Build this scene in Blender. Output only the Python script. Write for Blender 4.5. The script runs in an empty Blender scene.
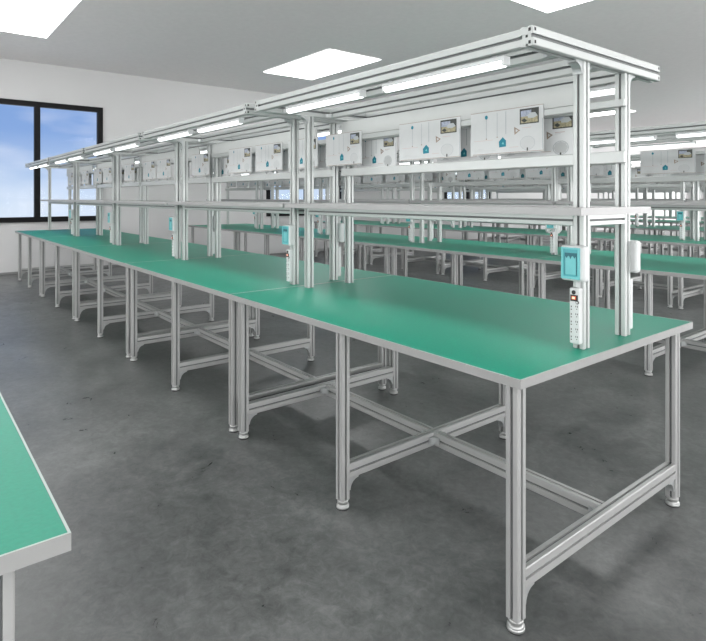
import bpy, bmesh, math, random
from mathutils import Matrix, Vector
random.seed(4)
C = bpy.context.scene.collection
sc = bpy.context.scene

# ------------------------------------------------------------------ sizes
D, L, H = 1.18, 1.79, 0.75          # bench depth, bench length, bench height
PITCH = 2.73                         # row to row
XW, YL, YR, XN, ZC = -9.8, -6.5, 27.0, 6.5, 3.52
TY1, TY2, ZT = 0.127, 0.980, 1.774   # canopy frame
PY1, PY2, PX = 0.455, 0.743, 0.077   # post centres

# ------------------------------------------------------------------ materials
def mat(name, col, rough=0.5, metal=0.0, noise=0.0, nscale=8.0, rnoise=0.0, emit=None, bump=0.0, spec=0.5):
    m = bpy.data.materials.new(name); m.use_nodes = True
    nt = m.node_tree; b = nt.nodes['Principled BSDF']
    b.inputs['Base Color'].default_value = (*col, 1)
    b.inputs['Roughness'].default_value = rough
    b.inputs['Metallic'].default_value = metal
    b.inputs['Specular IOR Level'].default_value = spec
    if emit:
        b.inputs['Emission Color'].default_value = (*emit[0], 1); b.inputs['Emission Strength'].default_value = emit[1]
    if noise or rnoise or bump:
        tc = nt.nodes.new('ShaderNodeTexCoord')
        n = nt.nodes.new('ShaderNodeTexNoise'); n.inputs['Scale'].default_value = nscale; n.inputs['Detail'].default_value = 6
        nt.links.new(tc.outputs['Object'], n.inputs['Vector'])
        if noise:
            r = nt.nodes.new('ShaderNodeValToRGB')
            r.color_ramp.elements[0].position = 0.3; r.color_ramp.elements[1].position = 0.7
            r.color_ramp.elements[0].color = (*[c*(1-noise) for c in col], 1)
            r.color_ramp.elements[1].color = (*[min(1, c*(1+noise)) for c in col], 1)
            nt.links.new(n.outputs['Fac'], r.inputs['Fac']); nt.links.new(r.outputs['Color'], b.inputs['Base Color'])
        if rnoise:
            mr = nt.nodes.new('ShaderNodeMapRange')
            mr.inputs['To Min'].default_value = rough-rnoise; mr.inputs['To Max'].default_value = rough+rnoise
            nt.links.new(n.outputs['Fac'], mr.inputs['Value']); nt.links.new(mr.outputs['Result'], b.inputs['Roughness'])
        if bump:
            bp = nt.nodes.new('ShaderNodeBump'); bp.inputs['Strength'].default_value = bump; bp.inputs['Distance'].default_value = 0.002
            nt.links.new(n.outputs['Fac'], bp.inputs['Height']); nt.links.new(bp.outputs['Normal'], b.inputs['Normal'])
    return m

M = {}
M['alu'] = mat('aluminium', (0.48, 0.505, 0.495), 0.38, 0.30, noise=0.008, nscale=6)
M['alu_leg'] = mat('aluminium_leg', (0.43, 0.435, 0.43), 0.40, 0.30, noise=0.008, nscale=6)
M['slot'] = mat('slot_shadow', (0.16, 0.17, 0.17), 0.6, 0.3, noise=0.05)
M['slot_dark'] = mat('slot_end', (0.02, 0.02, 0.02), 0.7, noise=0.05)
M['bracket'] = mat('cast_bracket', (0.46, 0.48, 0.48), 0.42, 0.6, noise=0.06, nscale=60)
M['trim'] = mat('edge_trim', (0.33, 0.335, 0.33), 0.5, 0.2, noise=0.03, nscale=20)
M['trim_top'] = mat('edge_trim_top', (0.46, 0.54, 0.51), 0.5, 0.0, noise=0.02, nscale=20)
M['green'] = mat('green_mat', (0.010, 0.270, 0.175), 0.42, 0.0, noise=0.05, nscale=120, bump=0.15, spec=0.42)
M['shelf'] = mat('shelf_board', (0.36, 0.36, 0.36), 0.45, 0.1, noise=0.03, nscale=12)
M['chrome'] = mat('foot_metal', (0.56, 0.57, 0.56), 0.35, 0.6, noise=0.01, nscale=10)
M['rubber'] = mat('rubber', (0.03, 0.03, 0.03), 0.7, noise=0.1)
M['white_plastic'] = mat('white_plastic', (0.60, 0.62, 0.62), 0.35, noise=0.02, nscale=30)
M['header'] = mat('header_board', (0.50, 0.52, 0.51), 0.5, noise=0.015, nscale=20)
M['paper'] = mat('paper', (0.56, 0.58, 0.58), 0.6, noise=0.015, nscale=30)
M['paper_brightened'] = mat('paper_brightened', (0.74, 0.76, 0.76), 0.6, noise=0.015, nscale=30)  # rear sheets get lighter paper to offset the shade they hang in
M['teal'] = mat('teal_plastic', (0.06, 0.36, 0.40), 0.35, noise=0.04, nscale=30)
M['teal_light'] = mat('teal_light', (0.14, 0.48, 0.50), 0.35, noise=0.04, nscale=30)
M['teal_dark'] = mat('teal_dark', (0.01, 0.12, 0.15), 0.4, noise=0.05)
M['ink_blue'] = mat('ink_blue', (0.005, 0.19, 0.26), 0.6, noise=0.08, nscale=80)
M['ink_grey'] = mat('ink_grey', (0.36, 0.40, 0.42), 0.6, noise=0.05)
M['ink_faint'] = mat('ink_faint', (0.53, 0.55, 0.55), 0.6, noise=0.03)
M['ink_faint2'] = mat('ink_outline', (0.45, 0.48, 0.49), 0.6, noise=0.03)
M['ink_pink'] = mat('ink_pink', (0.56, 0.47, 0.45), 0.6, noise=0.03)
M['ink_brown'] = mat('ink_brown', (0.30, 0.24, 0.19), 0.6, noise=0.2, nscale=120)
M['ink_sky'] = mat('ink_sky', (0.34, 0.38, 0.47), 0.6, noise=0.25, nscale=90)
M['ink_sand'] = mat('ink_sand', (0.34, 0.31, 0.20), 0.6, noise=0.35, nscale=120)
M['ink_dark'] = mat('ink_dark', (0.05, 0.055, 0.05), 0.6, noise=0.3, nscale=120)
M['black'] = mat('black_plastic', (0.012, 0.012, 0.014), 0.4, noise=0.05)
M['red'] = mat('switch_red', (0.65, 0.10, 0.03), 0.35, noise=0.05)
M['switch_lit'] = mat('switch_lit', (0.95, 0.65, 0.5), 0.3, noise=0.02, emit=((1, 0.55, 0.35), 0.5))
M['tube'] = mat('tube_diffuser', (0.9, 0.9, 0.9), 0.4, noise=0.01, emit=((0.96, 1, 1), 1.8))
M['tube_cap'] = mat('tube_housing', (0.60, 0.62, 0.62), 0.4, 0.3, noise=0.02)
M['panel'] = mat('panel_diffuser', (0.9, 0.9, 0.9), 0.5, noise=0.01, emit=((1, 1, 1), 7.0))
M['panel_frame'] = mat('panel_frame', (0.8, 0.8, 0.8), 0.5, noise=0.02, emit=((1, 1, 1), 0.8))
M['frame_black'] = mat('window_frame', (0.008, 0.008, 0.009), 0.5, noise=0.1, spec=0.15)
M['wall'] = mat('wall_paint', (0.60, 0.60, 0.60), 0.85, noise=0.025, nscale=1.2, bump=0.05, spec=0.2)
M['ceiling'] = mat('ceiling_paint', (0.89, 0.86, 0.865), 0.9, noise=0.02, nscale=14, bump=0.1, spec=0.1)
M['baseboard'] = mat('baseboard', (0.22, 0.22, 0.22), 0.6, noise=0.04)

# glass
g = bpy.data.materials.new('window_glass'); g.use_nodes = True; nt = g.node_tree
for n in list(nt.nodes): nt.nodes.remove(n)
o_ = nt.nodes.new('ShaderNodeOutputMaterial'); mx = nt.nodes.new('ShaderNodeMixShader')
tr = nt.nodes.new('ShaderNodeBsdfTransparent'); gl = nt.nodes.new('ShaderNodeBsdfGlossy'); fr = nt.nodes.new('ShaderNodeFresnel')
gl.inputs['Roughness'].default_value = 0.02; fr.inputs['IOR'].default_value = 1.12
nt.links.new(fr.outputs[0], mx.inputs[0]); nt.links.new(tr.outputs[0], mx.inputs[1]); nt.links.new(gl.outputs[0], mx.inputs[2])
nt.links.new(mx.outputs[0], o_.inputs[0]); M['glass'] = g

# polished concrete floor
def floor_material():
    m = bpy.data.materials.new('polished_concrete'); m.use_nodes = True
    nt = m.node_tree; b = nt.nodes['Principled BSDF']
    tc = nt.nodes.new('ShaderNodeTexCoord')
    def noise(scale, detail, dist=0.0, rough=0.6):
        n = nt.nodes.new('ShaderNodeTexNoise'); n.inputs['Scale'].default_value = scale
        n.inputs['Detail'].default_value = detail; n.inputs['Distortion'].default_value = dist; n.inputs['Roughness'].default_value = rough
        nt.links.new(tc.outputs['Object'], n.inputs['Vector']); return n
    a = noise(1.1, 10, 0.6, 0.62); c = noise(7, 10, 1.2, 0.7); s = noise(60, 4)
    mxx = nt.nodes.new('ShaderNodeMix'); mxx.data_type = 'FLOAT'; mxx.inputs[0].default_value = 0.42
    nt.links.new(a.outputs['Fac'], mxx.inputs[2]); nt.links.new(c.outputs['Fac'], mxx.inputs[3])
    fine = noise(26, 8, 0.8, 0.75); mf = nt.nodes.new('ShaderNodeMix'); mf.data_type = 'FLOAT'; mf.inputs[0].default_value = 0.30
    nt.links.new(mxx.outputs[0], mf.inputs[2]); nt.links.new(fine.outputs['Fac'], mf.inputs[3]); mxx = mf
    r = nt.nodes.new('ShaderNodeValToRGB'); e = r.color_ramp.elements
    e[0].position = 0.38; e[0].color = (0.054, 0.058, 0.057, 1); e[1].position = 0.62; e[1].color = (0.18, 0.188, 0.184, 1)
    k = r.color_ramp.elements.new(0.5); k.color = (0.108, 0.113, 0.111, 1)
    nt.links.new(mxx.outputs[0], r.inputs['Fac']); nt.links.new(r.outputs['Color'], b.inputs['Base Color'])
    mr = nt.nodes.new('ShaderNodeMapRange'); mr.inputs['From Min'].default_value = 0.3; mr.inputs['From Max'].default_value = 0.7
    mr.inputs['To Min'].default_value = 0.26; mr.inputs['To Max'].default_value = 0.44
    nt.links.new(c.outputs['Fac'], mr.inputs['Value']); nt.links.new(mr.outputs['Result'], b.inputs['Roughness'])
    bp = nt.nodes.new('ShaderNodeBump'); bp.inputs['Strength'].default_value = 0.08; bp.inputs['Distance'].default_value = 0.003
    nt.links.new(s.outputs['Fac'], bp.inputs['Height']); nt.links.new(bp.outputs['Normal'], b.inputs['Normal'])
    b.inputs['Specular IOR Level'].default_value = 0.45
    return m
M['floor'] = floor_material()

# ------------------------------------------------------------------ mesh helpers
class MB:
    """collects shapes with materials, becomes one mesh"""
    def __init__(s): s.bm = bmesh.new(); s.mats = []
    def mi(s, m):
        if m not in s.mats: s.mats.append(m)
        return s.mats.index(m)
    def face(s, pts, m):
        f = s.bm.faces.new([s.bm.verts.new(p) for p in pts]); f.material_index = s.mi(m); return f
    def box(s, a, b, m):
        x0, y0, z0 = a; x1, y1, z1 = b
        v = [s.bm.verts.new(p) for p in ((x0,y0,z0),(x1,y0,z0),(x1,y1,z0),(x0,y1,z0),(x0,y0,z1),(x1,y0,z1),(x1,y1,z1),(x0,y1,z1))]
        for q in ((0,3,2,1),(4,5,6,7),(0,1,5,4),(1,2,6,5),(2,3,7,6),(3,0,4,7)):
            f = s.bm.faces.new([v[i] for i in q]); f.material_index = s.mi(m)
    def rbox(s, a, b, m, r=0.004, seg=2):
        t = bmesh.new(); c = [(p+q)/2 for p, q in zip(a, b)]; d = [abs(q-p) for p, q in zip(a, b)]
        bmesh.ops.create_cube(t, size=1, matrix=Matrix.Translation(c) @ Matrix.Diagonal((*d, 1)))
        bmesh.ops.bevel(t, geom=list(t.edges), offset=r, segments=seg, affect='EDGES', profile=0.5)
        s.merge(t, m)
    def merge(s, t, m):
        mp = {v: s.bm.verts.new(v.co) for v in t.verts}
        for f in t.faces:
            nf = s.bm.faces.new([mp[v] for v in f.verts]); nf.material_index = s.mi(m); nf.smooth = f.smooth
        t.free()
    def prism(s, poly, m, fn, l0, l1, side_mats=None):
        """extrude the 2D poly; fn(a, b, l) -> xyz"""
        n = len(poly)
        A = [s.bm.verts.new(fn(a, b, l0)) for a, b in poly]; B = [s.bm.verts.new(fn(a, b, l1)) for a, b in poly]
        for i in range(n):
            j = (i+1) % n
            f = s.bm.faces.new((A[i], A[j], B[j], B[i])); f.material_index = s.mi(side_mats[i] if side_mats else m)
        f = s.bm.faces.new(A[::-1]); f.material_index = s.mi(m)
        f = s.bm.faces.new(B); f.material_index = s.mi(m)
    def cyl(s, c, r, l, m, axis='z', n=20, r2=None):
        r2 = r if r2 is None else r2
        fn = {'z': lambda a, b, t: (c[0]+a, c[1]+b, c[2]+t), 'y': lambda a, b, t: (c[0]+a, c[1]+t, c[2]+b), 'x': lambda a, b, t: (c[0]+t, c[1]+a, c[2]+b)}[axis]
        A = []; B = []
        for i in range(n):
            t = 2*math.pi*i/n
            A.append(s.bm.verts.new(fn(r*math.cos(t), r*math.sin(t), 0))); B.append(s.bm.verts.new(fn(r2*math.cos(t), r2*math.sin(t), l)))
        for i in range(n):
            j = (i+1) % n; f = s.bm.faces.new((A[i], A[j], B[j], B[i])); f.material_index = s.mi(m); f.smooth = True
        for q in (A[::-1], B):
            f = s.bm.faces.new(q); f.material_index = s.mi(m)
    def mesh(s, name):
        bmesh.ops.recalc_face_normals(s.bm, faces=list(s.bm.faces))
        me = bpy.data.meshes.new(name); s.bm.to_mesh(me); s.bm.free()
        for m in s.mats: me.materials.append(M[m])
        return me
    def build(s, name, parent=None, loc=(0,0,0)):
        return link(name, s.mesh(name), parent, loc)

def link(name, me, parent=None, loc=(0,0,0)):
    o = bpy.data.objects.new(name, me); C.objects.link(o); o.location = loc
    if parent: o.parent = parent
    return o
def tag(o, label=None, cat=None, group=None, kind=None):
    if label: o['label'] = label
    if cat: o['category'] = cat
    if group: o['group'] = group
    if kind: o['kind'] = kind
    return o
def empty(name, loc):
    o = bpy.data.objects.new(name, None); C.objects.link(o); o.location = loc; o.empty_display_size = 0.1; return o
def copy_tree(o, parent=None):
    c = o.copy(); C.objects.link(c)
    if parent: c.parent = parent
    for ch in KIDS.get(o.name, []): 
        n = copy_tree(ch, c)
        KIDS.setdefault(c.name, []).append(n)
    return c
KIDS = {}
def index_kids():
    KIDS.clear()
    for o in bpy.data.objects:
        if o.parent: KIDS.setdefault(o.parent.name, []).append(o)

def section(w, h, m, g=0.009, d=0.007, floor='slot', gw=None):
    """aluminium extrusion outline, one T-slot mouth per face; returns poly, side materials"""
    W, Hh = w/2, h/2; P = []; S = []
    c = 0.0025
    def add(p, mm): P.append(p); S.append(mm)
    gw = gw or g
    # bottom face (b=-Hh) going +a
    add((-W+c, -Hh), m); add((-g/2, -Hh), m); add((-g/2, -Hh+d), floor); add((g/2, -Hh+d), m); add((g/2, -Hh), m); add((W-c, -Hh), m)
    add((W, -Hh+c), m); add((W, -gw/2), m); add((W-d, -gw/2), floor); add((W-d, gw/2), m); add((W, gw/2), m); add((W, Hh-c), m)
    add((W-c, Hh), m); add((g/2, Hh), m); add((g/2, Hh-d), floor); add((-g/2, Hh-d), m); add((-g/2, Hh), m); add((-W+c, Hh), m)
    add((-W, Hh-c), m); add((-W, gw/2), m); add((-W+d, gw/2), floor); add((-W+d, -gw/2), m); add((-W, -gw/2), m); add((-W, -Hh+c), m)
    return P, S
def bar(mb, axis, c, l0, l1, w, h, m='alu', g=0.009, gw=None):
    """extrusion along axis; c = the two other coordinates of its centre"""
    P, S = section(w, h, m, g=g, gw=gw)
    fn = {'x': lambda a, b, t: (t, c[0]+a, c[1]+b), 'y': lambda a, b, t: (c[0]+a, t, c[1]+b), 'z': lambda a, b, t: (c[0]+a, c[1]+b, t)}[axis]
    mb.prism(P, m, fn, l0, l1, S)
    # core holes on both cut ends
    e = 0.0006
    for t in (l0-e, l1+e):
        q = 0.004
        mb.face([fn(a, b, t) for a, b in ((-q,-q),(q,-q),(q,q),(-q,q))], 'slot_dark')
def gusset(mb, corner, u, v, n, size, t, m='bracket', rim=0.004):
    """concave corner bracket: legs along unit vectors u and v from corner, thickness t along n"""
    u, v, n, c = Vector(u), Vector(v), Vector(n), Vector(corner)
    pts = [(0, 0), (size, 0), (size, size*0.16)]
    for i in range(1, 7):
        a = math.pi/2*i/7
        pts.append((size*(1-0.84*math.sin(a)), size*(1-0.84*math.cos(a))))
    pts += [(size*0.16, size), (0, size)]
    mb.prism(pts, m, lambda a, b, l: tuple(c + u*a + v*b + n*l), -t/2, t/2)

# ------------------------------------------------------------------ workbench prototype
def make_bench(canopy=True, IY=0.056):
    """origin on the floor at the near front corner of the top; bench runs to -x and +y"""
    root = empty('workbench', (0, 0, 0))
    top = MB(); e = 0.004; z0 = H-0.026
    top.box((-L+0.001+e, e, z0+0.002), (-0.001-e, D-e, H), 'green')
    tt = top.build('tabletop', root)
    tr_ = MB()
    for a, b in (((-L+0.001, 0), (-0.001, e)), ((-L+0.001, D-e), (-0.001, D)), ((-L+0.001, e), (-L+0.001+e, D-e)), ((-0.001-e, e), (-0.001, D-e))):
        tr_.box((a[0], a[1], z0), (b[0], b[1], H+0.0006), 'trim')
        x0, y0, x1, y1 = a[0], a[1], b[0], b[1]
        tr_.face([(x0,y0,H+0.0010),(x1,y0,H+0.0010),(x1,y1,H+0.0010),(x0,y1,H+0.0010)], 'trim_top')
    tr_.build('edge_trim', tt)
    # legs
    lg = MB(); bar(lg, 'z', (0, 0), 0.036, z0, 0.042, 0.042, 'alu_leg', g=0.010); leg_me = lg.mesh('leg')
    ft = MB(); ft.cyl((0,0,0), 0.024, 0.004, 'rubber'); ft.cyl((0,0,0.004), 0.026, 0.010, 'chrome'); ft.cyl((0,0,0.014), 0.026, 0.006, 'chrome', r2=0.018)
    ft.cyl((0,0,0.020), 0.012, 0.008, 'chrome'); ft.cyl((0,0,0.026), 0.022, 0.010, 'chrome'); foot_me = ft.mesh('foot')
    IX = 0.056
    xs = (-IX, -L/2+0.012, -L+IX)
    zs = 0.148
    for x in xs:
        for y in (IY, D-IY):
            l = link('leg', leg_me, root, (x, y, 0)); link('foot', foot_me, l)
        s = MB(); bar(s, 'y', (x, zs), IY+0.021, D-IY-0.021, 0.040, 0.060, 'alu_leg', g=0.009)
        s.build('stretcher', root)
        for y, sg in ((IY+0.021, 1), (D-IY-0.021, -1)):
            gg = MB(); gusset(gg, (x, y, zs-0.030), (0, sg, 0), (0, 0, -1), (1, 0, 0), 0.050, 0.030, 'bracket'); gg.build('corner_bracket', root)
    for a, b in ((xs[0]-0.020, xs[1]+0.020), (xs[1]-0.020, xs[2]+0.020)):
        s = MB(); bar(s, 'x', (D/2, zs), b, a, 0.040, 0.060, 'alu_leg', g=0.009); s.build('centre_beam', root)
        for x, sx in ((a, -1), (b, 1)):
            for sy in (-1, 1):
                gg = MB(); gusset(gg, (x, D/2+sy*0.020, zs), (sx, 0, 0), (0, sy, 0), (0, 0, 1), 0.036, 0.030, 'bracket')
                gg.build('corner_bracket', root)
    if not canopy: return root
    # posts
    zb = ZT-0.060
    ps = MB(); bar(ps, 'z', (0, 0), H+0.001, zb, 0.040, 0.040, 'alu', g=0.009); post_me = ps.mesh('post')
    for x in (-PX, -L+PX):
        for y in (PY1, PY2): link('post', post_me, root, (x, y, 0))
    # canopy: end beams, long rails, brackets
    for x in (-0.0675, -L+0.0675):
        s = MB(); bar(s, 'y', (x, ZT-0.030), TY1, TY2, 0.045, 0.060, 'alu', g=0.008, gw=0.012)
        sx = 1 if x > -1 else -1
        xf = x+sx*0.0231
        for zz in (ZT-0.011, ZT-0.049):
            for yy in (TY1+0.010, TY2-0.010):
                q = 0.0042; s.face([(xf, yy-q, zz-q*1.2), (xf, yy+q, zz-q*1.2), (xf, yy+q, zz+q*1.2), (xf, yy-q, zz+q*1.2)], 'slot_dark')
        for zz in (ZT-0.011, ZT-0.049):
            q = 0.0042; s.face([(x+sx*0.010-q, TY1-0.0006, zz-q*1.2), (x+sx*0.010+q, TY1-0.0006, zz-q*1.2), (x+sx*0.010+q, TY1-0.0006, zz+q*1.2), (x+sx*0.010-q, TY1-0.0006, zz+q*1.2)], 'slot_dark')
        s.build('end_beam', root)
        px = -PX if sx > 0 else -L+PX
        for y, sy in ((PY1-0.020, -1), (PY2+0.020, 1)):
            gg = MB(); gusset(gg, (px, y, zb), (0, sy, 0), (0, 0, -1), (1, 0, 0), 0.042, 0.032); gg.build('corner_bracket', root)
    for i, y in enumerate((TY1+0.018, 0.325, 0.606, 0.880)):
        s = MB(); bar(s, 'x', (y, ZT-0.031), -L+0.091, -0.091, 0.034, 0.056, 'alu', g=0.007, gw=0.010); s.build('canopy_rail', root)
        for x, sx in ((-0.090, -1), (-L+0.090, 1)):
            if i:
                gg = MB(); gusset(gg, (x, y-0.018, ZT-0.046), (sx, 0, 0), (0, -1, 0), (0, 0, 1), 0.034, 0.022); gg.build('corner_bracket', root)
    # shelf and what carries it
    s = MB(); s.box((-L+0.010, 0.335, 1.201), (-0.010, 0.822, 1.225), 'shelf')
    s.build('shelf', root)
    for y in (PY1, PY2):
        s = MB(); bar(s, 'x', (y, 1.181), -L+PX+0.021, -PX-0.021, 0.036, 0.038, 'alu', g=0.008); s.build('shelf_rail', root)
    for x in (-PX, -L+PX):
        s = MB(); bar(s, 'y', (x, 1.181), PY1+0.021, PY2-0.021, 0.036, 0.038, 'alu', g=0.008); s.build('shelf_rail', root)
    # two sheet rails on either side
    for y in (0.7115, 0.7745):
        for za, zb_ in ((1.590, 1.618), (1.384, 1.428)):
            i_ = 0.050 if y < 0.75 else 0.105
            s = MB(); s.rbox((-L+i_, y-0.011, za), (-i_, y+0.011, zb_), 'alu', 0.003, 1); s.build('sheet_rail', root)
    return root

# ------------------------------------------------------------------ small things
def tube_light_parts():
    root = empty('tube_light', (0, 0, 0)); Lt = 0.57
    h = MB(); h.rbox((-Lt/2, -0.019, 0.020), (Lt/2, 0.019, 0.036), 'tube_cap', 0.003, 1)
    for sx in (-1, 1):
        h.rbox((sx*(Lt/2-0.035)-0.010, -0.012, 0.034), (sx*(Lt/2-0.035)+0.010, 0.012, 0.042), 'bracket', 0.001, 1)
        h.rbox((sx*Lt/2-0.005, -0.018, 0.006), (sx*Lt/2+0.005, 0.018, 0.036), 'tube_cap', 0.002, 1)
    h.build('housing', root)
    d = MB(); n = 10; P = []
    for i in range(n+1):
        a = math.pi*i/n; P.append((-0.018*math.cos(a), 0.020-0.019*math.sin(a)))
    d.prism(P, 'tube', lambda a, b, l: (l, a, b), -Lt/2+0.004, Lt/2-0.004)
    d.build('diffuser', root)
    return root

def sheet_mesh(w, hh=0.192, paper='paper'):
    """printed sheet hanging from z=0 down, x from 0 to w, both sides printed"""
    mb = MB(); mb.box((0, -0.0012, -hh), (w, 0.0012, 0), paper)
    for side in (-1, 1):
        y0 = side*0.0016
        def P(u, v, k=0):
            uu = u if side < 0 else 1-u
            return (uu*w, y0+side*0.0002*k, -v*hh)
        def quad(u0, v0, u1, v1, m, k=0): mb.face([P(u0,v0,k), P(u1,v0,k), P(u1,v1,k), P(u0,v1,k)], m)
        def poly(pts, m, k=0): mb.face([P(u, v, k) for u, v in pts], m)
        quad(0, 0, 1, 0.012, 'ink_brown'); quad(0.03, 0.975, 1, 0.988, 'ink_brown'); quad(0.985, 0.30, 0.992, 0.95, 'ink_grey')
        # photograph: dark roof line, pale sky, sand coloured ground
        quad(0.70, 0.05, 0.945, 0.385, 'ink_dark'); quad(0.715, 0.09, 0.85, 0.22, 'ink_sky', 1); quad(0.715, 0.22, 0.93, 0.36, 'ink_sand', 1)
        poly([(0.80,0.20),(0.84,0.15),(0.90,0.15),(0.93,0.23),(0.88,0.27),(0.81,0.26)], 'ink_faint2', 2)
        poly([(0.72,0.30),(0.76,0.26),(0.80,0.31),(0.76,0.35)], 'ink_dark', 2)
        # blue knob with a leader line, two more leader lines
        poly([(0.235+0.022*math.cos(a*0.785), 0.13+0.05*math.sin(a*0.785)) for a in range(8)], 'ink_blue')
        quad(0.233, 0.18, 0.240, 0.62, 'ink_grey'); quad(0.388, 0.06, 0.395, 0.60, 'ink_grey'); quad(0.508, 0.05, 0.517, 0.56, 'ink_grey')
        quad(0.228, 0.62, 0.245, 0.645, 'ink_brown'); quad(0.383, 0.60, 0.400, 0.625, 'ink_brown')
        # blue folded shape
        poly([(0.415,0.72),(0.47,0.62),(0.50,0.68),(0.515,0.70),(0.515,0.84),(0.42,0.85)], 'ink_blue')
        poly([(0.455,0.78),(0.475,0.72),(0.49,0.79)], 'teal_light', 1)
        # brown triangle and text line
        poly([(0.625,0.42),(0.705,0.51),(0.63,0.60)], 'ink_brown'); poly([(0.645,0.47),(0.68,0.51),(0.648,0.545)], 'paper', 1)
        quad(0.73, 0.455, 0.85, 0.47, 'ink_pink'); quad(0.73, 0.49, 0.80, 0.50, 'ink_faint')
        # round diagram
        N = 14
        for i in range(N):
            a, b = 2*math.pi*i/N, 2*math.pi*(i+1)/N
            def R(r, t): return (0.80+r*0.098*math.cos(t), 0.80+r*0.155*math.sin(t))
            poly([R(1,a), R(1,b), R(0.90,b), R(0.90,a)], 'ink_faint2')
        poly([(0.80+0.086*math.cos(a*0.785), 0.80+0.137*math.sin(a*0.785)) for a in range(8)], 'ink_faint')
        quad(0.79, 0.90, 0.808, 0.97, 'ink_dark', 1)
        # pale sketch and text lines bottom left
        quad(0.05, 0.66, 0.33, 0.672, 'ink_pink'); quad(0.06, 0.90, 0.38, 0.912, 'ink_faint'); quad(0.56, 0.86, 0.68, 0.872, 'ink_pink')
        poly([(0.09,0.89),(0.13,0.84),(0.18,0.86),(0.22,0.89)], 'ink_faint')
    return mb.mesh('instruction_sheet')

def power_strip_parts():
    """stands against a post face at y=0, sticks out to -y; z=0 at its lower end"""
    root = empty('power_strip', (0, 0, 0))
    b = MB(); b.rbox((-0.0215, -0.024, 0), (0.0200, -0.0005, 0.196), 'white_plastic', 0.004, 2)
    for i in range(5):
        z = 0.020+i*0.0265
        for (dx, dz, w, h) in ((-0.013, 0.004, 0.0035, 0.006), (-0.013, -0.006, 0.0045, 0.004), (0.006, 0.006, 0.0025, 0.006), (0.013, 0.006, 0.0025, 0.006), (0.0095, -0.003, 0.004, 0.003)):
            x = dx; b.box((x-w/2, -0.0246, z+dz-h/2), (x+w/2, -0.0235, z+dz+h/2), 'black')
    b.build('casing', root)
    s = MB(); s.cyl((-0.002, -0.0275, 0.181), 0.0075, 0.004, 'black', axis='y', n=16); s.build('reset_button', root)
    s = MB(); s.box((-0.016, -0.026, 0.150), (0.014, -0.0238, 0.172), 'black'); s.box((-0.010, -0.0285, 0.156), (0.008, -0.0255, 0.168), 'red')
    s.box((-0.007, -0.0290, 0.158), (0.005, -0.0283, 0.166), 'switch_lit'); s.build('rocker_switch', root)
    s = MB(); s.cyl((0.013, -0.0275, 0.147), 0.0062, 0.004, 'black', axis='y', n=16); s.cyl((0.013, -0.029, 0.147), 0.0035, 0.002, 'white_plastic', axis='y', n=12); s.build('indicator_lamp', root)
    s = MB(); s.rbox((-0.006, -0.008, 0.196), (0.012, -0.001, 0.222), 'white_plastic', 0.002, 1); s.build('cable_entry', root)
    return root

def holder_parts():
    """white box with a teal recessed front, same frame of reference as the power strip, z=0 at its lower end"""
    root = empty('socket_box', (0, 0, 0)); w, h, d = 0.088, 0.119, 0.036
    b = MB(); b.rbox((-w/2, -d, 0), (w/2, -0.0005, h), 'white_plastic', 0.010, 3); b.build('casing', root)
    f = MB(); a = -d-0.003
    x0, x1, z0, z1, t = -w/2+0.005, w/2-0.016, 0.007, h-0.007, 0.008
    f.box((x0, a, z0), (x0+t, -d+0.002, z1), 'teal_light'); f.box((x1-t, a, z0), (x1, -d+0.002, z1), 'teal_light')
    f.box((x0+t, a, z0), (x1-t, -d+0.002, z0+t), 'teal_light'); f.box((x0+t, a, z1-t*0.7), (x1-t, -d+0.002, z1), 'teal_light')
    f.build('frame', root)
    c = MB(); c.box((x0+t, -d-0.0006, z0+t), (x1-t, -d+0.001, z1-t*0.7), 'teal')
    c.box((-0.024, -d-0.0022, 0.022), (0.014, -d-0.0004, 0.083), 'teal_light')
    c.box((-0.027, -d-0.0016, 0.020), (-0.024, -d-0.0003, 0.094), 'teal_dark'); c.box((0.014, -d-0.0016, 0.020), (0.017, -d-0.0003, 0.094), 'teal_dark')
    c.build('cover_plate', root)
    k = MB(); yy = -d-0.003
    pts = [(-0.026,0.100),(0.026,0.100),(0.026,0.090),(0.019,0.082),(0.012,0.090),(0.007,0.090),(0.0,0.079),(-0.007,0.090),(-0.012,0.090),(-0.019,0.082),(-0.026,0.090)]
    k.prism([(a*0.74-0.005, b-0.006) for a, b in pts], 'teal_dark', lambda p, q, l: (p, l, q), -d-0.0026, -d-0.0003)
    k.build('socket_opening', root)
    return root

# ------------------------------------------------------------------ the room
def struct(o): o['kind'] = 'structure'; return o
mb = MB(); mb.box((XW, YL, -0.1), (XN, YR, 0), 'floor'); struct(mb.build('floor'))
mb = MB(); mb.box((XW, YL, ZC), (XN, YR, ZC+0.1), 'ceiling'); struct(mb.build('ceiling'))
mb = MB(); mb.box((XW-0.15, YL-0.15, -0.1), (XN+0.15, YL, ZC+0.1), 'wall'); struct(mb.build('wall_left'))
mb = MB(); mb.box((XW-0.15, YR, -0.1), (XN+0.15, YR+0.15, ZC+0.1), 'wall'); struct(mb.build('wall_right'))
mb = MB(); mb.box((XN, YL, -0.1), (XN+0.15, YR, ZC+0.1), 'wall'); struct(mb.build('wall_near'))
WIN = [(-0.60, 1.475), (4.83, 6.92), (10.50, 12.56)]; WZ0, WZ1 = 0.845, 2.865
mb = MB()
mb.box((XW-0.2, YL, -0.1), (XW, YR, WZ0), 'wall'); mb.box((XW-0.2, YL, WZ1), (XW, YR, ZC+0.1), 'wall')
ys = [YL] + [q for w in WIN for q in w] + [YR]
for i in range(0, len(ys), 2): mb.box((XW-0.2, ys[i], WZ0), (XW, ys[i+1], WZ1), 'wall')
struct(mb.build('wall_far'))
mb = MB(); mb.box((XW, YL, 0), (XW+0.012, YR, 0.035), 'baseboard'); struct(mb.build('baseboard_far'))
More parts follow.
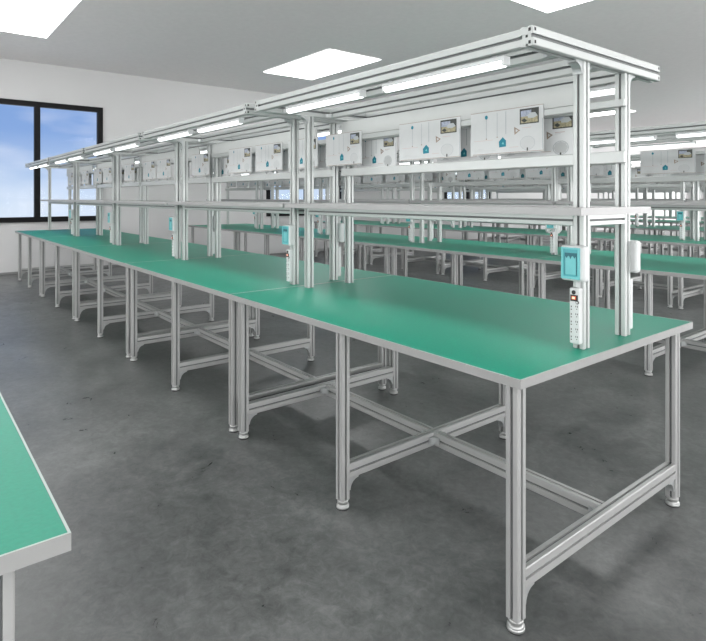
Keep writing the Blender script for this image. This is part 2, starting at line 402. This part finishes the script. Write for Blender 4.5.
for i, (a, b) in enumerate(WIN):
    w = MB(); t = 0.085; xa, xb = XW-0.06, XW+0.035
    w.box((xa, a, WZ1-t), (xb, b, WZ1), 'frame_black'); w.box((xa, a, WZ0), (xb, b, WZ0+t), 'frame_black')
    w.box((xa, a, WZ0+t), (xb, a+t, WZ1-t), 'frame_black'); w.box((xa, b-t, WZ0+t), (xb, b, WZ1-t), 'frame_black')
    c = (a+b)/2; w.box((xa, c-t/2, WZ0+t), (xb, c+t/2, WZ1-t), 'frame_black')
    wo = struct(w.build('window_%d' % (i+1)))
    p = MB(); p.box((XW-0.03, a+t, WZ0+t), (XW-0.024, c-t/2, WZ1-t), 'glass'); p.build('pane', wo)
    p = MB(); p.box((XW-0.03, c+t/2, WZ0+t), (XW-0.024, b-t, WZ1-t), 'glass'); p.build('pane', wo)

# ceiling light panels (each two square panels side by side)
def ceiling_light(x0, y0, label):
    r = empty('ceiling_light', (x0+1.0, y0+0.53, ZC-0.003)); tag(r, label, 'ceiling light', 'square panel lights in the ceiling')
    f = MB()
    for a, b in (((-1.0, -0.53), (1.0, -0.52)), ((-1.0, 0.52), (1.0, 0.53)), ((-1.0, -0.52), (-0.99, 0.52)), ((0.99, -0.52), (1.0, 0.52)), ((-0.012, -0.52), (0.012, 0.52))):
        f.box((a[0], a[1], -0.012), (b[0], b[1], 0), 'panel_frame')
    f.build('frame', r)
    for a, b in ((-0.99, -0.012), (0.012, 0.99)):
        d = MB(); d.box((a, -0.52, -0.009), (b, 0.52, -0.001), 'panel'); d.build('diffuser', r)
ceiling_light(-8.0, -0.80, 'lit double ceiling panel in the top left corner of the photo')
ceiling_light(-8.0, 3.73, 'lit double ceiling panel above the middle of the front bench row')
ceiling_light(-2.97, 3.75, 'lit ceiling panel at the top edge above the nearest canopy corner')
ceiling_light(-8.0, 12.64, 'distant lit ceiling panel seen right beside the nearest canopy posts')
for x, y, s in ((-2.97, -0.8, 'over the aisle left of the nearest bench'), (2.06, -0.8, 'added for fill, unseen behind the camera over the aisle'), (2.06, 3.75, 'added for fill, unseen behind the camera over the benches'),  # panels behind the camera are unseen, added for their light
                (-2.97, 12.64, 'far right beyond the frame'), (-8.0, -5.33, 'left of the window beyond the frame'), (-2.97, -5.33, 'left aisle beyond the frame'), (2.06, 8.2, 'added for fill, right of the camera beyond the frame'), (2.06, 12.64, 'added for fill, far right corner beyond the frame'), (-2.97, 17.1, 'added for fill, far end of the rows, beyond the right edge'), (2.06, 17.1, 'added for fill, far end behind the right edge')):  # the ones added for fill are unseen extras that brighten the back rows
    ceiling_light(x, y, 'lit double ceiling panel ' + s)

# ------------------------------------------------------------------ fill the hall with rows
ORD = ['', 'first', 'second', 'third', 'fourth', 'fifth']
ROW = ['front row', 'second row', 'third row', 'fourth row', 'fifth row', 'sixth row']
ROWS = [range(0, 5), range(0, 5), range(0, 5), range(1, 5), range(1, 5), range(2, 5)]
def where(r, k): return '%s bench from window wall, %s' % (ORD[5-k], ROW[r])

bench0 = make_bench()
lamp0 = tube_light_parts(); strip0 = power_strip_parts(); strip0.scale = (0.86, 1, 0.95); box0 = holder_parts()
index_kids()
used = set()
def place(proto, loc, rz, label, cat, group):
    if proto.name in used: o = copy_tree(proto)
    else: used.add(proto.name); o = proto
    todo.append((o, loc, rz, label, cat, group))
    return o
todo = []
SHEET_MESH = {(p_, w_): sheet_mesh(w_, paper=p_) for w_ in (0.345, 0.375, 0.415) for p_ in ('paper', 'paper_brightened')}
FRONT = [(-0.752, .375), (-1.229, .415), (-1.885, .345), (-2.318, .345), (-2.770, .375), (-3.205, .375), (-3.945, .375), (-4.375, .345), (-4.820, .375), (-5.255, .375),
         (-5.915, .375), (-6.360, .345), (-6.805, .375), (-7.250, .375), (-7.910, .375), (-8.355, .375), (-8.800, .345)]
REAR = [(-0.655, .375), (-1.045, .375), (-1.695, .345), (-2.160, .375), (-2.600, .375), (-3.040, .345), (-3.680, .375), (-4.120, .375), (-4.590, .375), (-5.060, .345),
        (-5.680, .375), (-6.120, .375), (-6.580, .375), (-7.040, .345), (-7.660, .375), (-8.120, .375), (-8.580, .375)]
LAMPX = (-0.450, -1.165)
for r, ks in enumerate(ROWS):
    for k in ks:
        X, Y = -k*L, r*PITCH; w = where(r, k)
        near = ', nearest' if (r, k) == (0, 0) else ''
        place(bench0, (X, Y, 0), 0, 'green topped workbench with shelf and canopy, ' + w + near, 'workbench', 'green topped workbenches in rows')
        for j, x in enumerate(LAMPX):
            for y, sd in ((TY1+0.030, 'camera side'), (0.890, 'far side')):
                place(lamp0, (X+x, Y+y, ZT-0.102), 0, 'lit tube, %s, %s end, %s' % (sd, ('near', 'window')[j], w), 'tube light', 'white tube lights under the canopies')
        place(strip0, (X-PX, Y+PY1-0.020, 0.770), 0, 'white power strip, camera side post of ' + w, 'power strip', 'power strips on bench posts')
        place(strip0, (X-PX, Y+PY2+0.020, 0.770), math.pi, 'white power strip, far side post of ' + w, 'power strip', 'power strips on bench posts')
        place(box0, (X-PX-0.001, Y+PY1-0.020, 0.980), 0, 'white and teal socket box, camera side post of ' + w, 'socket box', 'socket boxes on bench posts')
        place(box0, (X-PX-0.001, Y+PY2+0.020, 0.980), math.pi, 'white backed socket box, far side post of ' + w, 'socket box', 'socket boxes on bench posts')
for r, ks in enumerate(ROWS):
    for lst, y, z, sd in ((FRONT, 0.6975, 1.640, 'camera side'), (REAR, 0.7885, 1.618, 'far side')):
        cnt = {}
        for x, wd in lst:
            k = int(-(x+wd/2)/L); cnt[k] = cnt.get(k, 0)+1
            if k not in ks: continue
            o = link('instruction_sheet', SHEET_MESH['paper' if lst is FRONT else 'paper_brightened', wd], None, (x, r*PITCH+y, z))
            tag(o, 'printed sheet, %s from near end, %s, %s' % (ORD[cnt[k]], sd, where(r, k)), 'sheet', 'instruction sheets on the benches')
hp = MB(); hp.box((-L+0.055, 0.7010, 1.619), (-0.205, 0.7110, 1.704), 'header'); hp_me = hp.mesh('header_panel')
for o, loc, rz, label, cat, group in todo:
    if cat == 'workbench' and loc[1] == 0: link('header_panel', hp_me, o)
    o.location = loc; o.rotation_euler = (0, 0, rz); tag(o, label, cat, group)

# the bench across the aisle, cut by the left edge of the photo
lt = make_bench(canopy=False, IY=0.090); lt.location = (0, -1.142-D, 0)
tag(lt, 'green topped bench corner across the aisle at the lower left', 'workbench', 'green topped workbenches in rows')

# ------------------------------------------------------------------ fill lights added in front of the solid walls
def area(name, loc, rot, sx, sy, power, col=(1, 1, 1)):
    l = bpy.data.lights.new(name, 'AREA'); l.shape = 'RECTANGLE'; l.size = sx; l.size_y = sy; l.energy = power; l.color = col
    o = bpy.data.objects.new(name, l); C.objects.link(o); o.location = loc; o.rotation_euler = rot; return o
area('fill_light', (XN-0.1, 8.0, 1.8), (0, math.radians(112), 0), 3.0, 28, 1250, (1, 1, 1))          # faces -x
area('fill_light', (-1.5, YL+0.1, 1.9), (math.radians(115), 0, 0), 14, 3.0, 470, (1, 1, 1))         # faces +y
area('fill_light', (XN-0.1, 19, 1.5), (0, math.radians(90), 0), 2.4, 14, 700)  # added to brighten the far wall, no opening here
area('fill_light', (-1.5, YR-0.1, 1.5), (math.radians(-92), 0, 0), 14, 2.6, 900, (1, 1, 1))        # faces -y
# ------------------------------------------------------------------ sky
w = bpy.data.worlds.new('sky'); sc.world = w; w.use_nodes = True; nt = w.node_tree
bg = nt.nodes['Background']; tc = nt.nodes.new('ShaderNodeTexCoord'); sp = nt.nodes.new('ShaderNodeSeparateXYZ')
nt.links.new(tc.outputs['Generated'], sp.inputs[0])
cr = nt.nodes.new('ShaderNodeValToRGB'); e = cr.color_ramp.elements
e[0].position = 0.0; e[0].color = (0.66, 0.76, 0.86, 1); e[1].position = 0.5; e[1].color = (0.14, 0.27, 0.56, 1)
q = e.new(0.07); q.color = (0.50, 0.63, 0.82, 1); q = e.new(0.17); q.color = (0.22, 0.36, 0.67, 1)
mr = nt.nodes.new('ShaderNodeMapRange'); mr.inputs['From Min'].default_value = -0.06; mr.inputs['From Max'].default_value = 0.9
nt.links.new(sp.outputs['Z'], mr.inputs['Value']); nt.links.new(mr.outputs['Result'], cr.inputs['Fac'])
mp = nt.nodes.new('ShaderNodeMapping'); mp.inputs['Scale'].default_value = (1, 1.4, 4.5); nt.links.new(tc.outputs['Generated'], mp.inputs['Vector'])
nz = nt.nodes.new('ShaderNodeTexNoise'); nz.inputs['Scale'].default_value = 3.6; nz.inputs['Detail'].default_value = 5; nt.links.new(mp.outputs[0], nz.inputs['Vector'])
c2 = nt.nodes.new('ShaderNodeValToRGB'); c2.color_ramp.elements[0].position = 0.45; c2.color_ramp.elements[1].position = 0.95
nt.links.new(nz.outputs['Fac'], c2.inputs['Fac'])
mixn = nt.nodes.new('ShaderNodeMix'); mixn.data_type = 'RGBA'; mixn.inputs[7].default_value = (0.80, 0.84, 0.93, 1)
nt.links.new(c2.outputs['Color'], mixn.inputs[0]); nt.links.new(cr.outputs['Color'], mixn.inputs[6])
nt.links.new(mixn.outputs[2], bg.inputs['Color']); bg.inputs['Strength'].default_value = 1.0

# ------------------------------------------------------------------ camera (level, shifted lens)
f, yh, al = 564.85, 197.37, 0.6742
cam = bpy.data.cameras.new('camera'); co = bpy.data.objects.new('camera', cam); C.objects.link(co)
cam.sensor_fit = 'HORIZONTAL'; cam.sensor_width = 36; cam.lens = 36*f/706
cam.shift_y = -(320.5-yh)/706
cam.clip_start = 0.05
fwd = Vector((-math.cos(al), math.sin(al), 0)); right = Vector((math.sin(al), math.cos(al), 0)); up = Vector((0, 0, 1))
R = Matrix((right, up, -fwd)).transposed()
co.matrix_world = Matrix.Translation((0.9342, -1.3429, 1.259)) @ R.to_4x4()
sc.camera = co
sc.view_settings.view_transform = 'Standard'; sc.view_settings.look = 'None'
sc.view_settings.exposure = 0.17
